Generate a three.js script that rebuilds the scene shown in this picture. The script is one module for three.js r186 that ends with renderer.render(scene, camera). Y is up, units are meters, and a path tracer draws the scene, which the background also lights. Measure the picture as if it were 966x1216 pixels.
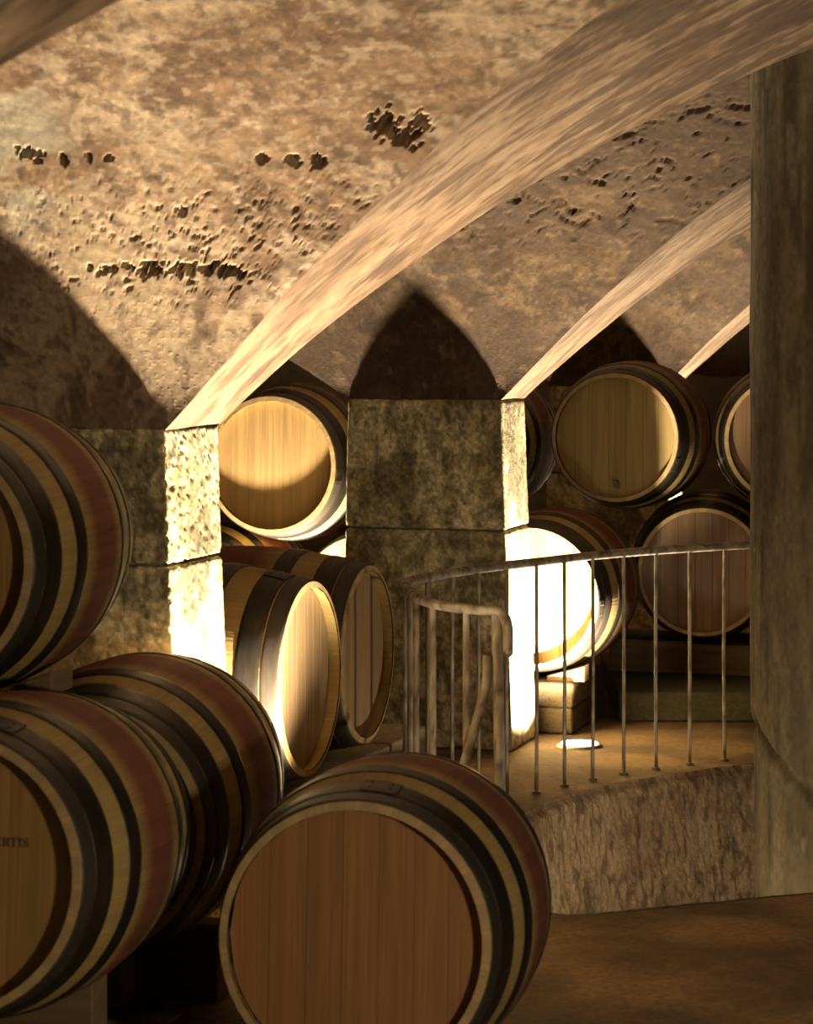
import * as THREE from 'three';
import { mergeGeometries } from 'three/addons/utils/BufferGeometryUtils.js';
import { RoundedBoxGeometry } from 'three/addons/geometries/RoundedBoxGeometry.js';
import { FontLoader } from 'three/addons/loaders/FontLoader.js';

// ---------------------------------------------------------------- camera, exposure
const scene = new THREE.Scene();
scene.background = new THREE.Color(0x000000);
const FOCAL = 2900, W = 966, HH = 1216, HORIZON = 410, EYE = 1.78;
const camera = new THREE.PerspectiveCamera(2 * Math.atan(HH / 2 / FOCAL) * 180 / Math.PI, W / HH, 0.1, 60);
camera.position.set(0, EYE, 0);
camera.setViewOffset(W, HH, 0, HH / 2 - HORIZON, W, HH);      // a level camera with the lens shifted down
camera.updateProjectionMatrix();
camera.focus = 9; camera.userData.fStop = 5.6;
scene.add(camera);
const renderer = new THREE.WebGLRenderer({ antialias: true });
renderer.toneMapping = THREE.LinearToneMapping;
renderer.toneMappingExposure = 1.0;
renderer.shadowMap.enabled = true;
const LAMP = new THREE.Color().setRGB(1.0, 0.82, 0.575);

// ---------------------------------------------------------------- plan of the cellar
// u runs along the long side of the piers (to the right), v runs down the row of piers (away from the camera)
const TH = 16.8 * Math.PI / 180, C = Math.cos(TH), S = Math.sin(TH);
const PX = -0.693, PZ = 7.03;                                  // front right corner of the nearest pier
const PITCH = 3.84, THICK = 0.42, LEN = 0.71;                  // bay to bay, pier thickness and length
const SPRING = 1.539, RISE = 1.6686, HALF = (PITCH - THICK) / 2, POW = 1.451, NAVE = 3.971;
const OUT_W = 3.0, OUT_R = 0.98;                               // the lower aisle behind the piers
const at = (u, v, y = 0) => new THREE.Vector3(PX + u * C + v * S, y, -(PZ - u * S + v * C));
const YAW = -TH;                                               // turn of a thing that looks down the row

// ---------------------------------------------------------------- noise
function rng(seed) { let a = seed >>> 0; return () => { a = (a + 0x6D2B79F5) >>> 0; let t = Math.imul(a ^ (a >>> 15), 1 | a); t = (t + Math.imul(t ^ (t >>> 7), 61 | t)) ^ t; return ((t ^ (t >>> 14)) >>> 0) / 4294967296; }; }
const PERM = new Float32Array(4096); { const r = rng(77); for (let i = 0; i < 4096; i++) PERM[i] = r(); }
const hash = (x, y, z) => PERM[((Math.imul(x, 374761) + Math.imul(y, 668265) + Math.imul(z, 144665)) ^ (Math.imul(x, 2246) >>> 3) ^ (y << 5)) & 4095];
function noise(x, y, z = 0) {
  const xi = Math.floor(x), yi = Math.floor(y), zi = Math.floor(z);
  let fx = x - xi, fy = y - yi, fz = z - zi;
  fx = fx * fx * (3 - 2 * fx); fy = fy * fy * (3 - 2 * fy); fz = fz * fz * (3 - 2 * fz);
  const l = (a, b, t) => a + (b - a) * t;
  const q = (k) => l(l(hash(xi, yi, k), hash(xi + 1, yi, k), fx), l(hash(xi, yi + 1, k), hash(xi + 1, yi + 1, k), fx), fy);
  return fz === 0 ? q(zi) : l(q(zi), q(zi + 1), fz);
}
function fbm(x, y, z = 0, o = 4) { let s = 0, a = 0.5, n = 0; for (let i = 0; i < o; i++) { s += a * noise(x, y, z); n += a; x = x * 2.03 + 17.1; y = y * 2.03 + 9.7; z = z * 2.03 + 3.3; a *= 0.5; } return s / n; }
const sm = (a, b, x) => { const t = Math.min(1, Math.max(0, (x - a) / (b - a))); return t * t * (3 - 2 * t); };
const mix = (a, b, t) => a + (b - a) * t;
const mix3 = (a, b, t) => [mix(a[0], b[0], t), mix(a[1], b[1], t), mix(a[2], b[2], t)];

// ---------------------------------------------------------------- textures and materials
function tex(n, fn, color, rep = 1) {                          // fn(x, y) in 0..1, tiles by blending
  const d = new Uint8Array(n * n * 4);
  for (let j = 0; j < n; j++) for (let i = 0; i < n; i++) {
    const c = fn(i / n, j / n), k = (j * n + i) * 4;
    for (let m = 0; m < 3; m++) d[k + m] = Math.max(0, Math.min(255, Math.round(255 * (Array.isArray(c) ? c[m] : c))));
    d[k + 3] = 255;
  }
  const t = new THREE.DataTexture(d, n, n);
  t.wrapS = t.wrapT = THREE.RepeatWrapping; t.magFilter = THREE.LinearFilter; t.minFilter = THREE.LinearMipmapLinearFilter; t.generateMipmaps = true;
  if (color) t.colorSpace = THREE.SRGBColorSpace;
  t.repeat.set(rep, rep); t.needsUpdate = true; return t;
}
function tiled(f) {                                            // makes a noise field periodic on the unit square
  return (x, y) => { const a = sm(0.75, 1, x), b = sm(0.75, 1, y); const p = mix(f(x, y), f(x - 1, y), a), q = mix(f(x, y - 1), f(x - 1, y - 1), a); return mix(p, q, b); };
}
const grainField = tiled((x, y) => fbm(x * 70, y * 70, 1, 4));
const roughField = tiled((x, y) => 0.7 * fbm(x * 40, y * 40, 5, 5) + 0.3 * (1 - sm(0.22, 0.40, fbm(x * 90, y * 90, 9, 2))));
const streakField = tiled((x, y) => 0.4 * fbm(x * 26 + y * 4, y * 56, 13, 4) + 0.6 * fbm(x * 46, y * 52, 15, 5));
const woodField = tiled((x, y) => { const w = fbm(x * 3, y * 1.2, 21, 3) * 3; return 0.55 * noise(x * 120 + w, y * 5, 23) + 0.45 * fbm(x * 40 + w * 2, y * 3, 25, 3); });
const tGrainBump = tex(512, grainField), tRoughBump = tex(512, roughField), tStreakBump = tex(512, streakField), tWoodBump = tex(512, woodField);
const tGrain = tex(512, (x, y) => { const g = 0.80 + 0.28 * (grainField(x, y) - 0.5) + 0.1 * (roughField(x, y) - 0.5); return [g, g, g]; }, true);
const tStone = tex(512, (x, y) => { const g = 0.90 + 0.55 * (grainField(x, y) - 0.5) + 0.55 * (roughField(x, y) - 0.5); return [g, g * 0.99, g * 0.96]; }, true);
const tStreak = tex(512, (x, y) => { const g = 0.82 + 0.45 * (streakField(x, y) - 0.5); return [g, g * 0.985, g * 0.96]; }, true);
const tWood = tex(512, (x, y) => { const g = 0.84 + 0.20 * (woodField(x, y) - 0.5); return [g, g * 0.98, g * 0.93]; }, true);
const floorField = tiled((x, y) => fbm(x * 9, y * 9, 31, 5));
const tFloor = tex(1024, (x, y) => {
  const n = floorField(x, y), f = grainField((x * 3) % 1, (y * 3) % 1);
  const c = mix3([0.41, 0.325, 0.225], [0.65, 0.525, 0.375], sm(0.3, 0.7, n)); const k = 0.8 + 0.4 * (f - 0.2); return c.map((q) => q * k);
}, true);
const tHoopRough = tex(256, tiled((x, y) => 0.35 + 0.5 * fbm(x * 14, y * 30, 41, 4)));
const M = (o) => new THREE.MeshStandardMaterial(o);
const mVault = M({ vertexColors: true, map: tGrain, bumpMap: tRoughBump, bumpScale: 0.0015, roughness: 0.96 });
const mRib = M({ vertexColors: true, map: tStreak, bumpMap: tStreakBump, bumpScale: 0.0016, roughness: 0.93 });
const mStone = M({ vertexColors: true, map: tStone, bumpMap: tRoughBump, bumpScale: 0.0025, roughness: 0.95 });
const mColumn = M({ vertexColors: true, map: tGrain, bumpMap: tStreakBump, bumpScale: 0.005, roughness: 0.92 });
const mFloor = M({ map: tFloor, bumpMap: tRoughBump, bumpScale: 0.006, roughness: 0.88, color: new THREE.Color().setRGB(0.80, 0.80, 0.80) });
const mStave = M({ vertexColors: true, map: tWood, bumpMap: tWoodBump, bumpScale: 0.0010, roughness: 0.78 });
const wood = (r, g, b, rough = 0.6) => M({ color: new THREE.Color().setRGB(r, g, b), map: tWood, bumpMap: tWoodBump, bumpScale: 0.001, roughness: rough });
const mHoop = M({ color: new THREE.Color().setRGB(0.034, 0.028, 0.023), metalness: 0.6, roughness: 0.75, roughnessMap: tHoopRough });
const mHoopPale = M({ color: new THREE.Color().setRGB(0.055, 0.046, 0.036), metalness: 0.45, roughness: 0.85, roughnessMap: tHoopRough });
const mTimber = wood(0.30, 0.20, 0.11, 0.8), mPaleTimber = wood(0.60, 0.42, 0.22, 0.75);
const mIron = M({ vertexColors: true, roughness: 0.75, metalness: 0.15, bumpMap: tGrainBump, bumpScale: 0.001 });

// ---------------------------------------------------------------- scene helpers
const taken = {};
function numbered(n) { const k = taken[n] = (taken[n] ?? -1) + 1; return k ? `${n}_${String(k).padStart(3, '0')}` : n; }
function shade(o) { o.traverse((m) => { if (m.isMesh) { m.castShadow = true; m.receiveShadow = true; } }); return o; }
function mesh(name, g, m, parent) { const o = new THREE.Mesh(g, m); o.name = name; o.castShadow = o.receiveShadow = true; if (parent) parent.add(o); return o; }
function thing(name, label, category, group) { const o = new THREE.Group(); o.name = numbered(name); o.userData = { label, category }; if (group) o.userData.group = group; scene.add(o); return o; }
function struct(name, label, category) { const o = new THREE.Group(); o.name = name; o.userData = { label, category, kind: 'structure' }; scene.add(o); return o; }
function grid(nu, nv, fn, flip = false) {                      // fn(i/nu, j/nv) -> {p:[x,y,z], uv:[..], c:[..]}
  const pos = [], uv = [], col = [], idx = [];
  for (let j = 0; j <= nv; j++) for (let i = 0; i <= nu; i++) { const r = fn(i / nu, j / nv); pos.push(...r.p); uv.push(...r.uv); col.push(...(r.c || [1, 1, 1])); }
  for (let j = 0; j < nv; j++) for (let i = 0; i < nu; i++) {
    const a = j * (nu + 1) + i, b = a + 1, d = a + nu + 1, e = d + 1;
    if (flip) idx.push(a, d, b, b, d, e); else idx.push(a, b, d, b, e, d);
  }
  const g = new THREE.BufferGeometry();
  g.setAttribute('position', new THREE.Float32BufferAttribute(pos, 3));
  g.setAttribute('uv', new THREE.Float32BufferAttribute(uv, 2));
  g.setAttribute('color', new THREE.Float32BufferAttribute(col, 3));
  g.setIndex(idx); g.computeVertexNormals(); return g;
}

// ---------------------------------------------------------------- vault
const arcH = (s, w, r) => { const R = (w * w + r * r) / (2 * r); return Math.sqrt(Math.max(0, R * R - (w - s) ** 2)) - (R - r); };
const arcInv = (h, w, r) => { const R = (w * w + r * r) / (2 * r); return w - Math.sqrt(Math.max(0, R * R - (h + R - r) ** 2)); };
const bayH = (d) => RISE * Math.pow(Math.max(0, 1 - Math.pow(Math.abs(1 - d / HALF), POW)), 1 / POW);
const bayD = (h) => HALF * (1 - Math.pow(Math.max(0, 1 - Math.pow(Math.min(1, h / RISE), POW)), 1 / POW));
const ARC = []; { let x = 0, y = 0, L = 0; for (let i = 0; i <= 400; i++) { const d = HALF * Math.pow(i / 400, 2), h = bayH(d); L += Math.hypot(d - x, h - y); x = d; y = h; ARC.push([L, d]); } }
function arcAt(t) { const L = t * ARC[400][0]; let i = 1; while (i < 400 && ARC[i][0] < L) i++; const a = ARC[i - 1], b = ARC[i]; return [mix(a[1], b[1], (L - a[0]) / Math.max(1e-9, b[0] - a[0])), L]; }
function wobble(p) {                                           // the same soft unevenness for every surface of the vault
  const k = 2.3, a = 0.022;
  return [p.x + a * (fbm(p.x * k, p.y * k, p.z * k, 2) - 0.5), p.y + a * (fbm(p.x * k + 40, p.y * k, p.z * k, 2) - 0.5), p.z + a * (fbm(p.x * k, p.y * k + 40, p.z * k, 2) - 0.5)];
}
// holes and flaked-off places of the nearest bay: [u, d, radius u, radius d, depth]
const HOLES = [[0.431, 0.38, .02, .014, .03], [0.515, 0.375, .028, .016, .035], [0.59, 0.373, .025, .016, .035], [0.80, 0.447, .05, .03, .05], [0.85, 0.418, .045, .02, .045], [0.90, 0.45, .03, .022, .03],
  [-0.232, 0.409, .05, .012, .035], [-0.218, 0.391, .016, .011, .03], [-0.141, 0.393, .014, .011, .03], [-0.06, 0.395, .010, .008, .02], [0.0, 0.394, .012, .009, .02],
  [0.147, 0.185, .11, .013, .03], [0.258, 0.181, .07, .012, .03], [0.02, 0.19, .07, .010, .025], [-0.10, 0.188, .06, .008, .02], [0.0, 0.18, .05, .008, .02], [0.17, 0.28, .02, .011, .025], [0.94, 0.36, .014, .010, .02]];
function bayColor(u, d, k) {
  const n1 = fbm(u * 2.2 + k * 9, d * 5 + 3, k, 4), n3 = fbm(u * 26, d * 55, k + 8, 3);
  const w1 = fbm(u * 6, d * 12, k + 30, 2) * 0.5, w2 = fbm(u * 6 + 40, d * 12, k + 30, 2) * 0.5;   // warps the blotches
  let c = mix3([0.33, 0.215, 0.120], [0.53, 0.40, 0.255], sm(0.42, 0.58, n1));
  c = mix3(c, [0.205, 0.125, 0.070], 0.80 * sm(0.535, 0.615, fbm(u * 5 + w1 * 3, d * 12 + w2 * 5, k + 4.5, 5)));
  c = mix3(c, [0.60, 0.47, 0.315], (k >= 1 ? 0.35 : 0.70) * sm(0.555, 0.63, fbm(u * 7 - 9 + w2 * 3, d * 17 + 7 + w1 * 4, k + 2.5, 5)));
  c = mix3(c, [0.145, 0.088, 0.050], 0.65 * sm(0.57, 0.65, fbm(u * 9 + w2 * 4 + 31, d * 24 + w1 * 5, k + 15.5, 5)));
  c = mix3(c, [0.125, 0.075, 0.042], 0.50 * sm(0.59, 0.68, n3));
  c = mix3(c, [0.62, 0.51, 0.36], (k >= 1 ? 0.12 : 0.40) * sm(0.60, 0.70, fbm(u * 40, d * 90, k + 12, 2)));
  if (k === 0) c = mix3(c, [0.50, 0.47, 0.35], 0.75 * sm(0.50, 0.62, fbm(u * 7, d * 14, 19, 3) + 0.16 * (1 - sm(0.08, 0.30, Math.hypot(u + 0.36, (d - 0.46) * 1.2))) - 0.03) * (1 - sm(0.15, 0.34, Math.hypot(u + 0.36, (d - 0.46) * 1.2))));   // lime bloom
  c = k >= 1 ? [c[0] * 0.36, c[1] * 0.29, c[2] * 0.20] : [c[0] * 1.4, c[1] * 1.32, c[2] * 1.27];  // painted brightness: same plaster lightened in the nearest bay, darkened beyond
  if (k >= 1) {                                                // brown crust, denser upward and rightward to paint the dimness far from lamps
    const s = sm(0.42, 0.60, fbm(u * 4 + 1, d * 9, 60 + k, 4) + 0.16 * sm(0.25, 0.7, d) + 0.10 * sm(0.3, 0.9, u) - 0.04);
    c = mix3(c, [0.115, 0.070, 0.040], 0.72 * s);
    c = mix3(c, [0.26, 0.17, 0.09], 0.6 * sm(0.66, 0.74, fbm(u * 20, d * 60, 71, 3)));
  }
  return c;
}
function bayRelief(u, d, k) {
  const calm = 0.25 + 0.75 * sm(0.06, 0.22, d);               // smoother plaster low down
  let h = calm * (0.009 * (fbm(u * 6, d * 12, k + 20, 4) - 0.5) + 0.0045 * (fbm(u * 22, d * 45, k + 24, 3) - 0.5));
  if (k === 0) {
    const band = sm(0.10, 0.16, d) * (1 - sm(0.30, 0.40, d)) * (0.35 + 0.65 * sm(0.9, 0.2, Math.abs(u - 0.3)));
    const f = sm(0.585, 0.67, fbm(u * 42 + 3 * fbm(u * 9, d * 30, 35, 2), d * 170 + 6 * fbm(u * 14, d * 20, 36, 2), 33.5, 5) + 0.04 * (band - 1)) * band; h += 0.005 * f;
    for (const [hu, hd, ru, rd, dep] of HOLES) {
      if (Math.abs(u - hu) > ru * 1.8 || Math.abs(d - hd) > rd * 1.8) continue;
      const q = Math.hypot((u - hu) / ru, (d - hd) / rd) * 1.25 + 4.2 * (fbm(u * 50 + 2 * fbm(u * 25, d * 60, 39, 2), d * 150, 37.5, 5) - 0.5);
      const f2 = 1 - sm(0.50, 0.95, q); if (f2 > 0) { h += 1.0 * dep * f2; }
    }
  } else if (k === 1) {
    const f = sm(0.56, 0.70, fbm(u * 18 + 3 * fbm(u * 7, d * 22, 55, 2), d * 48 + 4 * fbm(u * 9, d * 14, 56, 2), 53.5, 5)) * sm(0.25, 0.5, d); h += 0.012 * f;
  }
  return h;
}
const WIDE = 0.34;                                             // the arch beside the viewer is broader
const ceiling = struct('ceiling', 'stained plaster groin vault with broad arches over the cellar', 'vault');
function bayPatch(k, half, nu, nv, u0Fn, u1Fn) {               // half 0: springs from pier k towards the camera, half 1: from the pier before it
  const vFar = k * PITCH, vNear = (k - 1) * PITCH + THICK;
  return grid(nu, nv, (a, b) => {
    const [d, L] = arcAt(b), h = bayH(d), u = mix(u0Fn(h), u1Fn(h), a), v = half ? (k === 0 ? vNear + WIDE + d * (HALF - WIDE) / HALF : vNear + d) : vFar - d;
    const p = at(u, v, SPRING + h), w = wobble(p);
    const edge = sm(0, 0.03, Math.min(a + (u0Fn(h) === -1.15 ? 1 : 0), 1 - a + (u1Fn(h) === -1.15 ? 1 : 0)) * Math.abs(u1Fn(h) - u0Fn(h))) * sm(0, 0.03, L);
    const t = bayRelief(u, d, half ? k + 5 : k) * edge;
    const e = 0.004, d2 = bayH(d + e) - h, len = Math.hypot(e, d2), nv_ = d2 / len, ny = e / len, sgn = half ? -1 : 1; // outward normal in the v-y plane
    w[0] += t * nv_ * sgn * S; w[1] += t * ny; w[2] += -t * nv_ * sgn * C;
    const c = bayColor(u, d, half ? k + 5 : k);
    return { p: w, uv: [u, L], c };
  }, half === 1);
}
const uRight = (h) => arcInv(h, NAVE, RISE), uLeft = (h) => (h >= OUT_R ? -LEN - OUT_W : -LEN - arcInv(h, OUT_W, OUT_R));
for (let k = -1; k <= 3; k++) {
  for (const half of [0, 1]) {
    const fine = half === 0 && k >= 0 && k <= 2, nu = !fine ? 60 : k === 0 ? 420 : k === 1 ? 360 : 180, nv = !fine ? 40 : k === 0 ? 340 : k === 1 ? 250 : 120, cut = (h) => Math.max(uLeft(h), -1.15);
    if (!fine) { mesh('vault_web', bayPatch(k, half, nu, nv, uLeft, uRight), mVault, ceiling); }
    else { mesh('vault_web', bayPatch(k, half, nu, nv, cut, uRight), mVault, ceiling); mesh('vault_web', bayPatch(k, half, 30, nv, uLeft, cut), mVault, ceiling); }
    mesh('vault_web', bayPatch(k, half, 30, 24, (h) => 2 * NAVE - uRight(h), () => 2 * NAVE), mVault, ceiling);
  }
}
function archColor(u, v, k) {
  const n1 = fbm(u * 4, v * 8, 80.5 + k, 4), n2 = fbm(u * 10 + 0.8 * fbm(u * 9, v * 9, 81, 2), v * 19, 84.5 + k, 5), f = k >= 1 ? 0.58 : 0.92;  // f darkens the farther arches in colour, toning down their lamp light
  let c = mix3([0.25, 0.170, 0.100], [0.40, 0.305, 0.200], sm(0.40, 0.60, n1));
  c = mix3(c, [0.145, 0.090, 0.050], 0.70 * sm(0.54, 0.63, n2));
  c = mix3(c, [0.48, 0.385, 0.270], 0.55 * sm(0.56, 0.66, fbm(u * 18, v * 34, 90.5 + k, 4)));
  c = mix3(c, [0.095, 0.057, 0.031], 0.75 * sm(0.53, 0.63, fbm(u * 6 + 8, v * 16, 95.5 + k, 5) + 0.15 * sm(0.5, 1.9, u) - 0.03));   // brown streaks, painted denser rightward for the dimness far from the lamp
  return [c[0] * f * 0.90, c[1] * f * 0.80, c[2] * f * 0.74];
}
for (let k = -2; k <= 3; k++) {
  for (const [w, r, sgn, u0, nu, nv, span] of [[NAVE, RISE, 1, 0, k === 0 ? 420 : k === 1 ? 260 : 120, k === 0 ? 90 : 50, 2], [OUT_W, OUT_R, -1, -LEN, 60, 20, 1]]) {
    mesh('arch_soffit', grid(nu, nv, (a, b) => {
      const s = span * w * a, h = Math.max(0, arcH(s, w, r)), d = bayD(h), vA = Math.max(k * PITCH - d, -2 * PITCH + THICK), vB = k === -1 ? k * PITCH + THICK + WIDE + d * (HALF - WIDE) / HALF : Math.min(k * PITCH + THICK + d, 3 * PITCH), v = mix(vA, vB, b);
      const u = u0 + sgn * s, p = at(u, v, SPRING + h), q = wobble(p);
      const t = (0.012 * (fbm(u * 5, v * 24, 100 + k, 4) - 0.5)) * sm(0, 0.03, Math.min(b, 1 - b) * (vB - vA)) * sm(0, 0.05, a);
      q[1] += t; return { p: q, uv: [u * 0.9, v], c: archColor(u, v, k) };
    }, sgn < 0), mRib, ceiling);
  }
}

// ---------------------------------------------------------------- piers of stone blocks
function stoneColor(x, y, z, k) {
  const n1 = fbm(x * 6 + k * 3, y * 6, z * 6, 4), n2 = fbm(x * 16, y * 11 + k, z * 16, 5);
  let c = mix3([0.52, 0.455, 0.245], [0.80, 0.715, 0.455], sm(0.40, 0.58, n1));
  c = mix3(c, [0.165, 0.140, 0.066], 0.60 * sm(0.51, 0.60, n2));
  c = mix3(c, [0.12, 0.098, 0.050], 0.65 * sm(0.55, 0.64, fbm(x * 3.6 + 9 + k, y * 2.6, z * 3.6, 4) + 0.06 * (n2 - 0.5)));   // damp blotches
  return mix3(c, [0.095, 0.078, 0.042], 0.40 * sm(0.57, 0.66, fbm(x * 44, y * 30, z * 44, 3)));
}
function blockGeo(y0, y1, uR0, uR1, uL0, uL1, v0, v1, step, seed, rough) {
  // one stone: sides lean in towards the top (ends uR / uL); fine cells, worn arrises, pitted faces
  const parts = [], hgt = y1 - y0, len = uR0 - uL0, thk = v1 - v0;
  const point = (a, b, y) => { const t = y / SPRING; return [mix(mix(uL0, uL1, t), mix(uR0, uR1, t), a), mix(v0, v1, b), y]; };
  const face = (n, m, f, nrm, lu, lv) => parts.push(grid(n, m, (i, j) => {
    const [a, b, c] = f(i, j), q = point(a, b, mix(y0, y1, c)), lo = point(0, 0, q[2]), hi = point(1, 1, q[2]); lo[2] = y0; hi[2] = y1;
    const w0 = at(q[0], q[1], q[2]), R = Math.min(thk, hgt) > 0.1 ? 0.008 + 0.016 * fbm(w0.x * 11, w0.y * 11, w0.z * 11 + seed, 2) : 0.004;
    const k = q.map((t, n2) => Math.min(hi[n2] - R, Math.max(lo[n2] + R, t))), e = q.map((t, n2) => t - k[n2]), l = Math.hypot(...e) || 1;   // rounded arrises
    const pit = rough * (0.6 * sm(0.48, 0.70, fbm(w0.x * 62, w0.y * 62, w0.z * 62 + seed, 3)) + 0.45 * fbm(w0.x * 9, w0.y * 9, w0.z * 9 + seed, 3));
    const p = at(...k.map((t, n2) => t + e[n2] / l * (R - pit)));
    return { p: [p.x, p.y, p.z], uv: [i * lu, j * lv], c: stoneColor(w0.x, w0.y, w0.z, seed) };
  }));
  const nL = Math.ceil(len / step), nT = Math.ceil(thk / step), nH = Math.ceil(hgt / step);
  face(nL, nH, (i, j) => [i, 0, j], [0, -1, 0], len, hgt);
  face(nT, nH, (i, j) => [1, i, j], [1, 0, 0], thk, hgt);
  face(nL, nH, (i, j) => [1 - i, 1, j], [0, 1, 0], len, hgt);
  face(nT, nH, (i, j) => [0, 1 - i, j], [-1, 0, 0], thk, hgt);
  face(nL, nT, (i, j) => [i, j, 1], [0, 0, 1], len, thk);
  face(nL, nT, (i, j) => [i, 1 - j, 0], [0, 0, -1], len, thk);
  return mergeGeometries(parts);
}
const PIER_LABELS = { '-1': 'weathered stone pier of the vault behind the foreground', 0: 'stone pier with a dazzling lit pitted end beside the tall stacked barrels', 1: 'square stone pier with dark mossy face behind the curved railing', 2: 'far stone pier behind the stacked barrels beyond the railing' };
for (let k = 0; k <= 2; k++) {
  const t = thing('stone_pier', PIER_LABELS[k], 'pillar');
  const step = k === 0 ? 0.0065 : k === 1 ? 0.011 : 0.03, v0 = k * PITCH, joint = [1.145, 0.967, 1.02][k];
  for (const [a, b, i] of [[0, joint - 0.001, 0], [joint + 0.001, SPRING + 0.004, 1]])
    mesh('stone_block', blockGeo(a, b, 0.055, 0, -LEN - 0.035, -LEN, v0 - 0.006, v0 + THICK + 0.006, step, k * 2 + i + 1, k === 0 ? (i ? 0.008 : 0.0045) : 0.0025), mStone, t);
  mesh('mortar_bed', blockGeo(joint - 0.012, joint + 0.012, 0.03, -0.025, -LEN - 0.005, -LEN + 0.02, v0 + 0.02, v0 + THICK - 0.02, 0.06, 9, 0.002), mStone, t);
}

// ---------------------------------------------------------------- closing walls, floor, stairwell
function slab(name, label, category, cu, cv, cy, du, dv, dy) {
  const g = new THREE.BoxGeometry(du, dy, dv), o = mesh(name, g, mWall, null), p = at(cu, cv, cy);
  o.position.copy(p); o.rotation.y = YAW * -1 * -1; o.userData = { label, category, kind: 'structure' }; scene.add(o); return o;
}
const mWall = M({ color: new THREE.Color().setRGB(0.36, 0.28, 0.19), map: tGrain, bumpMap: tRoughBump, bumpScale: 0.01, roughness: 0.95 });
const V0 = -2 * PITCH + THICK, V1 = 3 * PITCH, UL = -LEN - OUT_W, UR = 2 * NAVE, MV = (V0 + V1) / 2, MU = (UL + UR) / 2;
slab('wall_left', 'plain rough stone wall closing the side aisle', 'wall', UL - 0.15, MV, 0.9, 0.3, V1 - V0 + 0.6, 5.2);
slab('wall_right', 'plain rough stone wall on the far side of the nave', 'wall', UR + 0.15, MV, 0.9, 0.3, V1 - V0 + 0.6, 5.2);
slab('wall_front', 'plain rough stone wall behind the viewer', 'wall', MU, V0 - 0.15, 0.9, UR - UL, 0.3, 5.2);
slab('wall_back', 'plain rough stone wall at the far end of the cellar', 'wall', MU, V1 + 0.15, 0.9, UR - UL, 0.3, 5.2);
slab('ceiling_slab', 'solid masonry above the vault', 'ceiling', MU, MV, 3.5, UR - UL + 0.6, V1 - V0 + 0.6, 0.2);

const PIT = [[1.49, 10.37], [1.106, 10.12], [0.73, 9.78], [0.437, 9.25], [0.27, 8.75], [0.25, 8.25], [0.40, 7.86], [0.47, 7.63], [0.90, 7.765], [1.319, 7.92], [2.0, 8.05], [2.55, 8.6], [2.6, 9.5], [2.15, 10.25]];
const pitCurve = new THREE.CatmullRomCurve3(PIT.map(([x, z]) => new THREE.Vector3(x, 0, -z)), true, 'centripetal');
const pitPts = pitCurve.getSpacedPoints(160).slice(0, 160);
{
  const sh = new THREE.Shape([[UL, V0], [UR, V0], [UR, V1], [UL, V1]].map(([u, v]) => { const p = at(u, v); return new THREE.Vector2(p.x, -p.z); }));
  sh.holes.push(new THREE.Path(pitPts.map((p) => new THREE.Vector2(p.x, -p.z))));
  const g = new THREE.ExtrudeGeometry(sh, { depth: 0.06, bevelEnabled: false, curveSegments: 1 }); g.rotateX(-Math.PI / 2); g.translate(0, -0.06, 0);
  const P = g.attributes.position, uv = g.attributes.uv; for (let i = 0; i < P.count; i++) uv.setXY(i, P.getX(i) * 0.33, P.getZ(i) * 0.33);
  const o = mesh('floor', g, mFloor, null); o.userData = { label: 'brown beaten earth floor around the stairwell', category: 'floor', kind: 'structure' }; scene.add(o);
}
{
  const L = pitCurve.getLength(), n = 1000, m = 150, D = 1.7, mid = new THREE.Vector3(1.4, 0, -9.0);
  const g = grid(n, m, (a, b) => {
    const p = pitCurve.getPointAt(a % 1), t = pitCurve.getTangentAt(a % 1), y = 0.004 - D * b; let nx = -t.z, nz = t.x;
    if ((mid.x - p.x) * nx + (mid.z - p.z) * nz < 0) { nx = -nx; nz = -nz; }   // towards the open well
    const q = 0.006 + 0.024 * fbm(p.x * 6, y * 5, p.z * 6, 4) + 0.020 * fbm(p.x * 58 + 2 * fbm(p.x * 20, y * 20, p.z * 20, 2), y * 26, p.z * 58, 3), e = sm(0, 0.035, -y);
    const n1 = fbm(p.x * 4, y * 4, p.z * 4 + 7, 4), n2 = fbm(p.x * 30, y * 16, p.z * 30, 4);
    let c = mix3([0.40, 0.265, 0.150], [0.56, 0.405, 0.245], sm(0.36, 0.62, n1)); c = mix3(c, [0.19, 0.115, 0.062], 0.75 * sm(0.50, 0.64, n2)); c = mix3(c, [0.62, 0.50, 0.34], 0.4 * sm(0.60, 0.70, fbm(p.x * 50, y * 40, p.z * 50, 2)));
    return { p: [p.x + nx * mix(0.004, q, e), y, p.z + nz * mix(0.004, q, e)], uv: [a * L, y], c };
  });
  const o = mesh('wall_stairwell', g, M({ vertexColors: true, map: tGrain, bumpMap: tRoughBump, bumpScale: 0.006, roughness: 0.95 }), null); o.userData = { label: 'rough hacked curved wall of the stairwell below the railing', category: 'wall', kind: 'structure' }; scene.add(o);
  const f = new THREE.ShapeGeometry(new THREE.Shape(pitPts.map((p) => new THREE.Vector2(p.x, -p.z)))); f.rotateX(-Math.PI / 2); f.translate(0, -1.69, 0);
  const b = mesh('floor_stairwell', f, mFloor, null); b.userData = { label: 'earth floor at the bottom of the stairwell', category: 'floor', kind: 'structure' }; scene.add(b);
}

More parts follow.
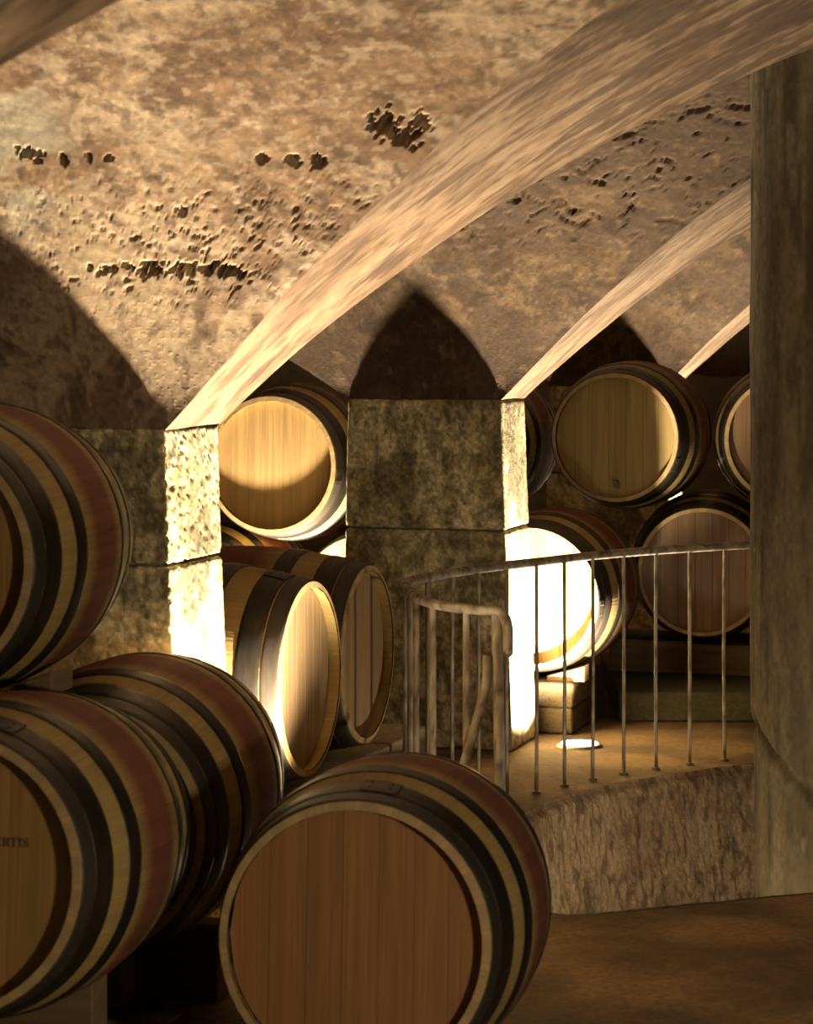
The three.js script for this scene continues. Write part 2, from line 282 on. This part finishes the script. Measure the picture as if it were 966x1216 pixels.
// ---------------------------------------------------------------- the big column in the stairwell
{
  const t = thing('stone_column', 'thick round weathered column rising from the stairwell to the vault', 'column');
  const R = 0.40, cx = 1.685, cz = 9.1, y0 = -1.69, y1 = 3.16; t.position.set(cx, y0, -cz);
  mesh('shaft', grid(150, 420, (a, b) => {
    const ang = a * Math.PI * 2, y = mix(y0, y1, b), x = Math.cos(ang), z = Math.sin(ang);
    const side = Math.atan2(z, x);                             // the front looks to +z
    const line = 0.41 - 0.25 * (Math.PI - Math.abs(side)) / 0.94, off = (y - line + 0.03 * (fbm(ang * 3, y * 6, 2, 2) - 0.5)) / 0.024;
    const cut = 0.045 * Math.exp(-off * off) + 0.012 * (1 - sm(line - 0.02, line, y));   // a slanting groove shaped in for a band of shadow, hewn flat below it
    const facet = (1 - sm(line - 0.05, line, y)) * 0.014 * Math.abs(((ang * 12 / Math.PI) % 1) - 0.5);
    const r = R - cut - facet - 0.015 * sm(0, 1, 1 - (y + 1.7) / 2.8) + 0.010 * (fbm(x * 5, y * 2.2, z * 5, 4) - 0.5) + 0.006 * (fbm(x * 20, y * 5, z * 20, 3) - 0.5);
    const n1 = fbm(x * 4, y * 1.4, z * 4 + 5, 4), n2 = fbm(x * 13, y * 3, z * 13, 4);
    let c = mix3([0.160, 0.124, 0.066], [0.265, 0.210, 0.120], sm(0.40, 0.60, n1)); c = mix3(c, [0.080, 0.060, 0.032], 0.65 * sm(0.52, 0.68, n2)); c = mix3(c, [0.38, 0.31, 0.20], 0.5 * sm(0.66, 0.74, fbm(x * 9, y * 6, z * 9 + 2, 3)));
    return { p: [x * r, y - y0, z * r], uv: [y * 0.6, ang * R], c };
  }, true), mColumn, t);
}

// ---------------------------------------------------------------- low stone kerb and plinths that carry barrels
function kerb(name, label, u0, u1, v0, v1, y, n, group) {
  const t = thing(name, label, 'kerb', group); const r = rng(n * 31 + Math.round(v0 * 100 + 400));
  let v = v0; for (let i = 0; i < n; i++) {
    const w = (v1 - v0) / n; const g = new RoundedBoxGeometry(u1 - u0 + 0.012 * (r() - 0.5), y + 0.012 * (r() - 0.5) - 0.006, w - 0.008, 2, 0.012);
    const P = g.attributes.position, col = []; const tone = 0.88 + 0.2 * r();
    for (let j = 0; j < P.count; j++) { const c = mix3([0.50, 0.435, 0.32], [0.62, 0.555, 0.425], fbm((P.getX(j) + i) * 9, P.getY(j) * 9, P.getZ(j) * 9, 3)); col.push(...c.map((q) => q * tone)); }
    g.setAttribute('color', new THREE.Float32BufferAttribute(col, 3));
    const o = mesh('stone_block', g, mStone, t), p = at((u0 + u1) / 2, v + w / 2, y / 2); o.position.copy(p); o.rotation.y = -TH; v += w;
  }
  return t;
}
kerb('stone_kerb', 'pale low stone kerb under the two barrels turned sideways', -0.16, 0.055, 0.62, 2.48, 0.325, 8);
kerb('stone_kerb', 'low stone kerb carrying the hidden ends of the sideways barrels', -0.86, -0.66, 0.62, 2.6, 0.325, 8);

// ---------------------------------------------------------------- barrels
const BL = 0.45, RB = 0.371, RR = 0.312, NS = 26, RECESS = 0.038;
const rad = (z) => RB - (RB - RR) * Math.pow(Math.abs(z) / BL, 1.9);
function staveGeo(seed, stained) {
  const half = Math.PI / NS - 0.0009, st = [-0.45, -0.435, -0.38, -0.30, -0.235, -0.15, -0.07, 0, 0.07, 0.15, 0.235, 0.30, 0.38, 0.435, 0.45];
  const pos = [], nor = [], uv = [], col = [], idx = [];
  const tone = 0.9 + 0.2 * noise(seed * 3.7, 1.3, 2.2);
  const color = (z, ang) => {
    let c = mix3([0.45, 0.33, 0.122], [0.55, 0.41, 0.158], noise(z * 9 + seed, ang * 5, seed));
    const e = Math.abs(z) + 0.035 * (noise(seed * 5.1, z * 12, 4) - 0.5);
    if (stained) c = mix3(c, mix3([0.235, 0.062, 0.038], [0.17, 0.040, 0.028], noise(seed, z * 7, 9)), 0.92 * (1 - sm(0.120, 0.155, e)));
    return c.map((q) => q * tone);
  };
  const strip = (f, n) => { const base = pos.length / 3; st.forEach((z) => f.forEach(([ang, dr, nn]) => {
    const r = rad(z) + dr, x = Math.sin(ang) * r, y = Math.cos(ang) * r; pos.push(x, y, z);
    const sl = 0.25 * (z / BL) * (dr < 0 ? -1 : 1); const v = nn === 'o' ? [Math.sin(ang), Math.cos(ang), sl * 1.1] : nn === 'i' ? [-Math.sin(ang), -Math.cos(ang), sl] : nn === 'l' ? [-1, 0, 0] : [1, 0, 0];
    const l = Math.hypot(...v); nor.push(v[0] / l, v[1] / l, v[2] / l); uv.push(ang * 0.37 * 1.6 + seed * 0.137, z * 0.7 + seed * 0.31); col.push(...color(z, ang)); }));
    for (let j = 0; j < st.length - 1; j++) for (let i = 0; i < f.length - 1; i++) { const a = base + j * f.length + i, b = a + 1, c = a + f.length, d = c + 1; idx.push(a, c, b, b, c, d); } };
  const T = -0.019;
  strip([[-half, 0, 'o'], [0, 0, 'o'], [half, 0, 'o']]);
  strip([[half, 0, 'r'], [half, T, 'r']]); strip([[half, T, 'i'], [-half, T, 'i']]); strip([[-half, T, 'l'], [-half, 0, 'l']]);
  for (const s of [-1, 1]) {                                   // bevelled chime ends
    const base = pos.length / 3; [[-half, 0], [0, 0], [half, 0], [half, T], [0, T], [-half, T]].forEach(([ang, dr]) => { const r = rad(BL) + dr; pos.push(Math.sin(ang) * r, Math.cos(ang) * r, s * (BL + (dr ? 0.004 : 0))); nor.push(0, 0, s); uv.push(ang * 0.4, dr); col.push(0.56 * tone, 0.40 * tone, 0.20 * tone); });
    const q = [[0, 1, 4], [0, 4, 5], [1, 2, 3], [1, 3, 4]]; for (const [a, b, c] of q) s < 0 ? idx.push(base + a, base + b, base + c) : idx.push(base + a, base + c, base + b);
  }
  const g = new THREE.BufferGeometry(); g.setAttribute('position', new THREE.Float32BufferAttribute(pos, 3)); g.setAttribute('normal', new THREE.Float32BufferAttribute(nor, 3)); g.setAttribute('uv', new THREE.Float32BufferAttribute(uv, 2)); g.setAttribute('color', new THREE.Float32BufferAttribute(col, 3)); g.setIndex(idx); return g;
}
const STAVES = [1, 2, 3, 4, 5, 6].map((s) => staveGeo(s, true));
function hoopGeo(z0, z1, lap) {
  const pts = [], n = 6, T = 0.0035; for (let i = 0; i <= n; i++) { const z = mix(z0, z1, i / n); pts.push([rad(z) + T + (i === 0 || i === n ? -0.001 : 0), z]); }
  const prof = [[rad(z0) - 0.001, z0], ...pts, [rad(z1) - 0.001, z1]].map(([r, z]) => new THREE.Vector2(r, z));
  const ring = new THREE.LatheGeometry(prof, 72); ring.rotateX(Math.PI / 2);
  const lp = new THREE.LatheGeometry(prof.map((p) => new THREE.Vector2(p.x + 0.0028, p.y)), 6, lap, 0.26); lp.rotateX(Math.PI / 2);
  const rv = []; for (const da of [0.06, 0.20]) for (const f of [0.3, 0.7]) { const z = mix(z0, z1, f), a = lap + da, r = rad(z) + 0.0055, s = new THREE.SphereGeometry(0.0035, 6, 4); s.translate(Math.sin(a) * r, 0, Math.cos(a) * r); s.rotateX(0); s.applyMatrix4(new THREE.Matrix4().makeRotationX(Math.PI / 2)); s.translate(0, 0, z); rv.push(s); }
  const g = mergeGeometries([ring, lp, ...rv]); const uv = g.attributes.uv; for (let i = 0; i < uv.count; i++) uv.setXY(i, uv.getX(i) * 4, uv.getY(i) * 0.4); return g;
}
const HOOP_Z = [[0.394, 0.446], [0.312, 0.389], [0.160, 0.226]];
const HOOPS = []; HOOP_Z.forEach(([a, b], i) => { HOOPS.push(hoopGeo(a, b, 0.8 + i * 1.9)); HOOPS.push(hoopGeo(-b, -a, 2.6 + i * 1.3)); });
const BOARDX = [-0.2975, -0.205, -0.118, -0.035, 0.048, 0.130, 0.208, 0.2975];
const BOARDS = BOARDX.slice(0, 7).map((x0, i) => {
  const x1 = BOARDX[i + 1] - 0.0004, r = 0.297, pts = [], y = (x) => Math.sqrt(Math.max(0, r * r - x * x));
  for (let j = 0; j <= 8; j++) { const x = mix(x0 + 0.0004, x1, j / 8); pts.push(new THREE.Vector2(x, y(x))); }
  for (let j = 8; j >= 0; j--) { const x = mix(x0 + 0.0004, x1, j / 8); pts.push(new THREE.Vector2(x, -y(x))); }
  const g = new THREE.ExtrudeGeometry(new THREE.Shape(pts), { depth: 0.02, bevelEnabled: true, bevelSize: 0.0007, bevelThickness: 0.0008, bevelSegments: 1, bevelOffset: -0.0007 });
  const P = g.attributes.position, uv = g.attributes.uv; for (let j = 0; j < P.count; j++) uv.setXY(j, P.getX(j) * 1.4 + i * 0.37, P.getY(j) * 0.8 + i * 0.21);
  return g;
});
const BACK = new THREE.CylinderGeometry(0.297, 0.297, 0.02, 40); BACK.rotateX(Math.PI / 2);
const headMats = (r, g, b) => [0.95, 1.0, 1.05].map((k) => wood(r * k, g * k, b * k, 0.5));
const HEADS = { olive: headMats(0.42, 0.31, 0.125), honey: headMats(0.60, 0.41, 0.185), amber: headMats(0.46, 0.275, 0.090), russet: headMats(0.40, 0.205, 0.080), tan: headMats(0.31, 0.195, 0.105), peach: headMats(0.48, 0.335, 0.195) };
function barrel(label, group, tint, [x, y, z], yaw, roll, scale = 1, pale = false, dip = 0) { // (x, z) depth position of the middle, y its height
  const t = thing('wine_barrel', label, 'barrel', group); const hm = HEADS[tint], r = rng(Math.round((x + 5) * 977 + z * 131));
  t.rotation.set(-dip, yaw, 0, 'YXZ'); t.scale.setScalar(scale);   // dip: the far end lies lower
  t.position.set(x, y, -z).sub(new THREE.Vector3(0, RB * scale, 0).applyEuler(t.rotation));
  const turn = (o) => { o.position.y = RB; o.rotation.z = roll; return o; };
  for (let i = 0; i < NS; i++) { const o = mesh('stave', STAVES[Math.floor(r() * 6)], mStave, t); o.position.y = RB; o.rotation.z = roll + i * 2 * Math.PI / NS; }
  HOOPS.forEach((g, i) => turn(mesh('hoop', g, i < 2 || pale ? mHoopPale : mHoop, t)));
  BOARDS.forEach((g, i) => { const o = mesh('head_board', g, hm[Math.floor(r() * 3)], t); o.position.set(0, RB, BL - RECESS - 0.02); o.rotation.z = 0.02 * (r() - 0.5) ; o.rotation.z = 0; });
  const b = mesh('back_head', BACK, hm[1], t); b.position.set(0, RB, -BL + RECESS);
  return t;
}
const FWD = -TH, SIDE = Math.PI / 2 - TH;
const STACK = 'barrels stacked beside the nearest pier', FAR = 'barrels stacked beyond the railing', AISLE = 'barrels stacked in the aisle behind the piers';
const head = (x, z, yaw) => [x - Math.sin(yaw) * BL, z + Math.cos(yaw) * BL];   // middle of a barrel from the middle of its head
const bA = barrel('amber headed barrel with stamped lettering, lying under the stack', STACK, 'amber', [-0.902, 0.626, 5.606], -0.178, 0.05, 0.96, false, 0.07);
barrel('barrel lying behind the lettered barrel against the lit pier', STACK, 'amber', [-0.732, 0.577, 6.50], -0.163, 0.3);
barrel('barrel on top of the stack before the dark pier face', STACK, 'amber', [-1.126, 1.263, 6.27], -0.152, 0.6);
barrel('barrel at the bottom of the stack, left of the lit pier', STACK, 'amber', [-1.52, 0.577, 6.62], -0.163, 0.9);
barrel('russet headed barrel lying alone on the floor before the railing', undefined, 'russet', [-0.034, 0.410, 5.92], -0.19, 0.2, 1, false, 0.07);
const s4 = [-0.308 - C * BL, 7.87 + S * BL], s5 = [-0.135 - C * BL, 8.62 + S * BL];
barrel('barrel turned sideways on the kerb, right behind the lit pier end', 'barrels turned sideways on the kerb', 'peach', [s4[0], 0.706, s4[1]], SIDE, 0.4);
barrel('barrel turned sideways on the kerb, next to the curved railing', 'barrels turned sideways on the kerb', 'peach', [s5[0], 0.69, s5[1]], SIDE, 1.1);
const pl = (hx, hy, hz, yaw) => { const [x, z] = head(hx, hz, yaw); return [x, hy, z]; };
barrel('golden barrel head glowing on top of the aisle stack between two piers', AISLE, 'honey', pl(-0.633, 1.22, 11.42, FWD), FWD, 0.3, 1.03);
barrel('dazzling bright barrel in the lower row behind the mossy pier', AISLE, 'honey', pl(-0.195, 0.56, 11.50, FWD), FWD, 0.7, 1.03);
barrel('barrel in the lower row under the golden one, behind the sideways barrels', AISLE, 'honey', pl(-1.03, 0.56, 11.55, FWD), FWD, 0.2, 1.03);
barrel('overexposed white barrel head lit by the floor light, on a stone block', FAR, 'honey', pl(0.565, 0.624, 11.17, FWD), FWD, 0.5, 1.03, true);
barrel('olive brown barrel head with small spigot, top row beyond the railing', FAR, 'olive', pl(1.01, 1.332, 11.85, FWD), FWD, 0.2);
barrel('brown barrel head in the lower row behind the railing bars', FAR, 'tan', pl(1.385, 0.675, 11.9, FWD), -0.17, 0.9);
barrel('brown barrel half hidden by the column, top row beyond the railing', FAR, 'tan', pl(1.865, 1.32, 11.9, -0.13), -0.13, 0.4);
barrel('dark reddish barrel half hidden by the mossy pier, top row', FAR, 'tan', pl(0.24, 1.29, 12.0, FWD), FWD, 0.1);
barrel('barrel in the lower row hidden behind the column', FAR, 'tan', pl(2.29, 0.665, 11.95, FWD), -0.17, 1.3);
{ // stamped lettering on the amber head, half cut off by the picture edge
  const font = await new FontLoader().loadAsync('fonts/droid/droid_serif_bold.typeface.json');
  const g = new THREE.ExtrudeGeometry(font.generateShapes('PERTIS', 0.020), { depth: 0.0006, bevelEnabled: false, curveSegments: 3 }); g.computeBoundingBox();
  g.translate(-g.boundingBox.max.x, 0, 0);
  const o = mesh('stamped_lettering', g, M({ color: new THREE.Color().setRGB(0.05, 0.03, 0.018), roughness: 0.7 }), bA); o.position.set(0.178, RB + 0.062, BL - RECESS + 0.0012); o.userData.label = 'dark stamped letters';
}
{ const t = scene.children.find((o) => o.userData.label?.startsWith('olive brown')); const g = mergeGeometries([new THREE.CylinderGeometry(0.014, 0.018, 0.03, 12).rotateX(Math.PI / 2), new THREE.CylinderGeometry(0.008, 0.008, 0.03, 8).translate(0.012, -0.012, 0.008)]); mesh('spigot', g, mTimber, t).position.set(0.0, RB - 0.222, BL - RECESS + 0.014); }

// ---------------------------------------------------------------- wooden beams, wedges, stone blocks under the barrels
function beam(name, label, category, [x, y, z], [dx, dy, dz], yaw, m, group, r = 0.006) {   // y: underside
  const o = mesh(numbered(name), new RoundedBoxGeometry(dx, dy, dz, 2, r), m, null); o.position.set(x, y + dy / 2, -z); o.rotation.y = yaw; o.userData = { label, category }; if (group) o.userData.group = group;
  const uv = o.geometry.attributes.uv, P = o.geometry.attributes.position; for (let i = 0; i < uv.count; i++) uv.setXY(i, P.getY(i) * 1.5 + P.getZ(i), P.getX(i));
  scene.add(o); return o;
}
beam('timber_beam', 'wooden beam under the front of the lettered barrel', 'beam', [-1.20, 0.0, 5.33], [0.80, 0.275, 0.08], FWD, mTimber);
beam('timber_beam', 'wooden beam with pale sawn end under the back of the lettered barrel', 'beam', [-1.09, 0.0, 5.97], [0.74, 0.275, 0.09], FWD, mTimber);
beam('timber_beam', 'low dark wooden beam under the barrel behind the lettered one', 'beam', [-1.16, 0.0, 6.32], [1.2, 0.085, 0.11], FWD, mTimber);
beam('timber_beam', 'low dark wooden beam at the foot of the lit pier', 'beam', [-1.12, 0.0, 6.84], [1.3, 0.21, 0.09], FWD, mTimber);
beam('wooden_chock', 'dark wooden chock between the low beam and the second barrel', 'chock', [-0.83, 0.085, 6.31], [0.24, 0.12, 0.11], FWD, mTimber);
const mPlinth = M({ color: new THREE.Color().setRGB(0.15, 0.13, 0.07), map: tGrain, bumpMap: tRoughBump, bumpScale: 0.006, roughness: 0.95 });
beam('timber_beam', 'wooden beam under the lower row beyond the railing', 'beam', [1.85, 0.141, 12.10], [1.7, 0.150, 0.10], FWD, mTimber);
beam('timber_beam', 'wooden beam at the back of the lower row beyond the railing', 'beam', [1.95, 0.141, 12.62], [1.7, 0.150, 0.10], FWD, mTimber);
function wedge(label, [x, y, z], [dx, dy, dz], yaw, m, group) {
  const s = new THREE.Shape([new THREE.Vector2(-dx / 2, 0), new THREE.Vector2(dx / 2, 0), new THREE.Vector2(dx / 2, dy), new THREE.Vector2(-dx / 2, dy * 0.25)]);
  const g = new THREE.ExtrudeGeometry(s, { depth: dz, bevelEnabled: true, bevelSize: 0.003, bevelThickness: 0.003, bevelSegments: 1 }); g.translate(0, 0, -dz / 2);
  const o = mesh(numbered('wooden_wedge'), g, m, null); o.position.set(x, y, -z); o.rotation.y = yaw; o.userData = { label, category: 'wedge' }; if (group) o.userData.group = group; scene.add(o); return o;
}
wedge('pale wooden wedge holding the lone russet barrel', [-0.40, 0.0, 5.85], [0.14, 0.10, 0.10], FWD + Math.PI, mPaleTimber);
wedge('wooden wedge on the other side of the lone russet barrel', [0.33, 0.0, 5.95], [0.14, 0.10, 0.10], FWD, mPaleTimber);
wedge('grey wooden chock jammed below the topmost stacked barrel', [-0.915, 0.915, 6.15], [0.10, 0.05, 0.12], FWD, mTimber);
beam('stone_plinth', 'low greenish concrete plinth behind the floor light', 'plinth', [2.12, 0, 12.27], [2.2, 0.14, 1.5], -0.02, mPlinth, undefined, 0.012);
{
  const t = thing('stone_block_pile', 'two course block of worn stone under the white barrel', 'block'); const y = [0.012, 0.128];
  t.position.set(0.62, 0, -11.55); t.rotation.y = FWD;
  [[0.50, 0.118, 0.70], [0.47, 0.120, 0.68]].forEach(([a, b, c], i) => {
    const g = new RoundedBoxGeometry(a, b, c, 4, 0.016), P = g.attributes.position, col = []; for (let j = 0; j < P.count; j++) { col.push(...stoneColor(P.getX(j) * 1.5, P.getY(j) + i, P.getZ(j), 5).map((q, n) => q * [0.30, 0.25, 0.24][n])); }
    g.setAttribute('color', new THREE.Float32BufferAttribute(col, 3)); const o = mesh('stone_block', g, mStone, t); o.position.set(0.015 * i, 0.06 + i * 0.119, 0);
  });
  wedge('pale wooden wedge between the white barrel and its stone block', [0.745, 0.24, 11.26], [0.17, 0.065, 0.10], FWD, mPaleTimber);
  wedge('pale wooden wedge on the far side under the white barrel', [0.46, 0.24, 11.34], [0.17, 0.075, 0.10], FWD + Math.PI, mPaleTimber);
  for (const [hx, z, l] of [[-0.225, 11.9, 'under the dazzling bright barrel'], [-0.99, 12.0, 'under the barrel below the golden one']])
    beam('timber_beam', 'thick wooden bearer ' + l, 'beam', [hx + 0.09, 0, z], [0.5, 0.172, 0.55], FWD, mTimber);
}

// ---------------------------------------------------------------- guard rail round the stairwell
{
  const t = thing('guard_rail', 'curved worn iron railing with thin bars round the stairwell', 'railing');
  const RH = 0.92;
  const pts = [[2.3, 10.85], [1.9, 10.68], [1.495, 10.52], [1.175, 10.33], [0.80, 10.02], [0.525, 9.70], [0.30, 9.42], [0.117, 9.13], [0.03, 8.95], [0.0, 8.75], [0.01, 8.52], [0.05, 8.24], [0.145, 8.03], [0.292, 7.90]].map(([x, z]) => new THREE.Vector3(x, 0, -z));
  const path = new THREE.CatmullRomCurve3(pts, false, 'centripetal');
  t.position.set(0, 0, 0);
  const paint = (g, seed) => { const P = g.attributes.position, col = []; for (let i = 0; i < P.count; i++) { const x = P.getX(i), y = P.getY(i), z = P.getZ(i); let c = mix3([0.25, 0.21, 0.15], [0.42, 0.375, 0.295], sm(0.36, 0.62, fbm(x * 30, y * 22 + seed, z * 30, 3))); c = mix3(c, [0.10, 0.07, 0.045], 0.8 * sm(0.55, 0.68, fbm(x * 45, y * 30 + seed, z * 45, 3))); col.push(...c); } g.setAttribute('color', new THREE.Float32BufferAttribute(col, 3)); return g; };
  const e = pts[pts.length - 1];
  const rail = new THREE.CatmullRomCurve3([...path.getSpacedPoints(70).map((p) => new THREE.Vector3(p.x, RH, p.z)), new THREE.Vector3(e.x + 0.022, RH - 0.012, e.z + 0.012), new THREE.Vector3(e.x + 0.034, RH - 0.05, e.z + 0.018), new THREE.Vector3(e.x + 0.036, RH - 0.13, e.z + 0.02)], false, 'centripetal');
  mesh('handrail', paint(mergeGeometries([new THREE.TubeGeometry(rail, 320, 0.0175, 10), new THREE.SphereGeometry(0.0175, 10, 8).translate(e.x + 0.036, RH - 0.13, e.z + 0.02)]), 1), mIron, t);
  const L = path.getLength(), n = Math.round(L / 0.195), bars = [];
  const bar = (p, r, seed) => { const lean = 0.006 * (noise(seed * 3.3, 1, 1) - 0.5); const cv = new THREE.CatmullRomCurve3([new THREE.Vector3(p.x, 0, p.z), new THREE.Vector3(p.x + lean, RH * 0.5, p.z + lean), new THREE.Vector3(p.x, RH - 0.005, p.z)]); const g = mergeGeometries([new THREE.TubeGeometry(cv, 24, r, 8), new THREE.CylinderGeometry(r * 2.2, r * 2.6, 0.012, 10).translate(p.x, 0.006, p.z)]); mesh('baluster', paint(g, seed), mIron, t); };
  for (let i = 0; i < n; i++) { const q = Math.min(1, (i + 0.35) / n); bar(path.getPointAt(q), q > 0.66 ? 0.0112 : 0.0074, i + 2); }
  const post = new THREE.CatmullRomCurve3([new THREE.Vector3(e.x + 0.012, 0, e.z + 0.01), new THREE.Vector3(e.x + 0.008, RH * 0.5, e.z + 0.006), new THREE.Vector3(e.x, RH - 0.01, e.z)]);
  mesh('end_post', paint(new THREE.TubeGeometry(post, 30, 0.0185, 10), 40), mIron, t);
  const br = new THREE.CatmullRomCurve3([new THREE.Vector3(e.x - 0.03, RH - 0.14, e.z + 0.004), new THREE.Vector3(e.x - 0.032, RH - 0.22, e.z + 0.004), new THREE.Vector3(e.x - 0.055, RH - 0.32, e.z + 0.002), new THREE.Vector3(e.x - 0.16, RH - 0.68, e.z - 0.01), new THREE.Vector3(e.x - 0.235, 0.0, e.z - 0.02)]);
  mesh('brace', paint(new THREE.TubeGeometry(br, 40, 0.0165, 10), 50), mIron, t);
}

// ---------------------------------------------------------------- lamps
const mLens = M({ color: 0xffffff, emissive: LAMP, emissiveIntensity: 9, roughness: 0.3 });
const mRim = M({ color: new THREE.Color().setRGB(0.25, 0.22, 0.18), metalness: 0.7, roughness: 0.5 });
function uplight(label, p, power, off = [0, 0], y = 0, group = 'floor lights at the feet of the piers', tilt = [0, 0], cone = 66) {
  const t = thing('floor_light', label, 'floor light', group); t.position.set(p.x, y, p.z);
  const R = 0.086;
  mesh('housing', new THREE.LatheGeometry([[R - 0.006, 0.004], [R, 0.012], [R + 0.012, 0.011], [R + 0.018, 0.001]].map(([a, b]) => new THREE.Vector2(a, b)), 40), mRim, t);
  const lens = mesh('glowing_lens', new THREE.CylinderGeometry(R - 0.003, R - 0.003, 0.006, 40), mLens, t); lens.position.y = 0.0125;
  const l = new THREE.SpotLight(LAMP, power, 0, cone * Math.PI / 180, 0.85, 2); l.position.set(off[0], 0.026, off[1]); l.target.position.set(off[0] + tilt[0], 1, off[1] + tilt[1]);
  l.castShadow = true; l.shadow.radius = 1.6; l.shadow.mapSize.set(1024, 1024); t.add(l); t.add(l.target); return t;
}
const POWER = 84, TIN = [-0.34 * C, -0.34 * S], TOUT = [0.34 * C, 0.34 * S];   // the beams lean towards their piers
const l1 = at(0.44, 0.295);
uplight('round floor light on the stone by the nearest lit pier, behind the barrels', l1, POWER * 0.85, [0, 0], 0.15, undefined, [-0.24 * C, -0.24 * S], 58);
beam('lamp_stone', 'stone block carrying the light behind the barrels', 'block', [l1.x, 0, -l1.z], [0.22, 0.15, 0.22], FWD, mWall);
const l2 = at(0.297, PITCH + 0.232); uplight('bright round floor light between the railing and the mossy pier', l2, POWER * 1.25, [-0.012, 0.036], 0, undefined, TIN);
uplight('round floor light in the aisle, left of the mossy pier', at(-LEN - 0.30, PITCH + 0.18), POWER * 0.8, [0, 0], 0, undefined, [0.1 * C, 0.1 * S]);
uplight('round floor light at the foot of the far pier', at(0.30, 2 * PITCH + 0.20), POWER * 1.3, [0, 0], 0, undefined, TIN);
uplight('round floor light in the aisle, left of the far pier', at(-LEN - 0.30, 2 * PITCH + 0.20), POWER, [0, 0], 0, undefined, TOUT);
uplight('added round fill light on the floor beside the viewer', at(0.30, -PITCH + 0.20), POWER * 0.12);  // added out of view as weak fill for the foreground
{ // added fill light on a short post, out of view at the right
  const t = thing('added_fill_lamp', 'added fill lamp, round globe on a short post beside the viewer', 'lamp'); t.position.set(1.25, 0, -2.9);
  mesh('post', new THREE.LatheGeometry([[0.11, 0], [0.11, 0.015], [0.03, 0.03], [0.022, 0.10], [0.022, 0.86], [0.045, 0.88], [0.045, 0.90]].map(([a, b]) => new THREE.Vector2(a, b)), 24), mRim, t);
  mesh('lamp_globe', new THREE.SphereGeometry(0.08, 24, 16).translate(0, 0.97, 0), M({ color: 0xffffff, emissive: LAMP, emissiveIntensity: 3 }), t);
  const l = new THREE.PointLight(LAMP, 9.5, 0, 2); l.position.set(0, 0.97, 0); l.castShadow = true; l.shadow.radius = 4; t.add(l);
}
{ // lamp inside the stairwell
  const t = thing('stairwell_lamp', 'small round wall lamp down in the stairwell', 'lamp'); t.position.set(1.05, -0.75, -7.98);
  mesh('bracket', new THREE.CylinderGeometry(0.05, 0.05, 0.12, 20).rotateX(Math.PI / 2).translate(0, 0, 0.08), mRim, t);
  mesh('lamp_globe', new THREE.SphereGeometry(0.05, 20, 14), M({ color: 0xffffff, emissive: LAMP, emissiveIntensity: 4 }), t);
  const l = new THREE.PointLight(LAMP, 5.0, 0, 2); l.position.set(0, 0, 0); l.castShadow = true; l.shadow.radius = 2.5; t.add(l);
}
shade(scene);
renderer.render(scene, camera);
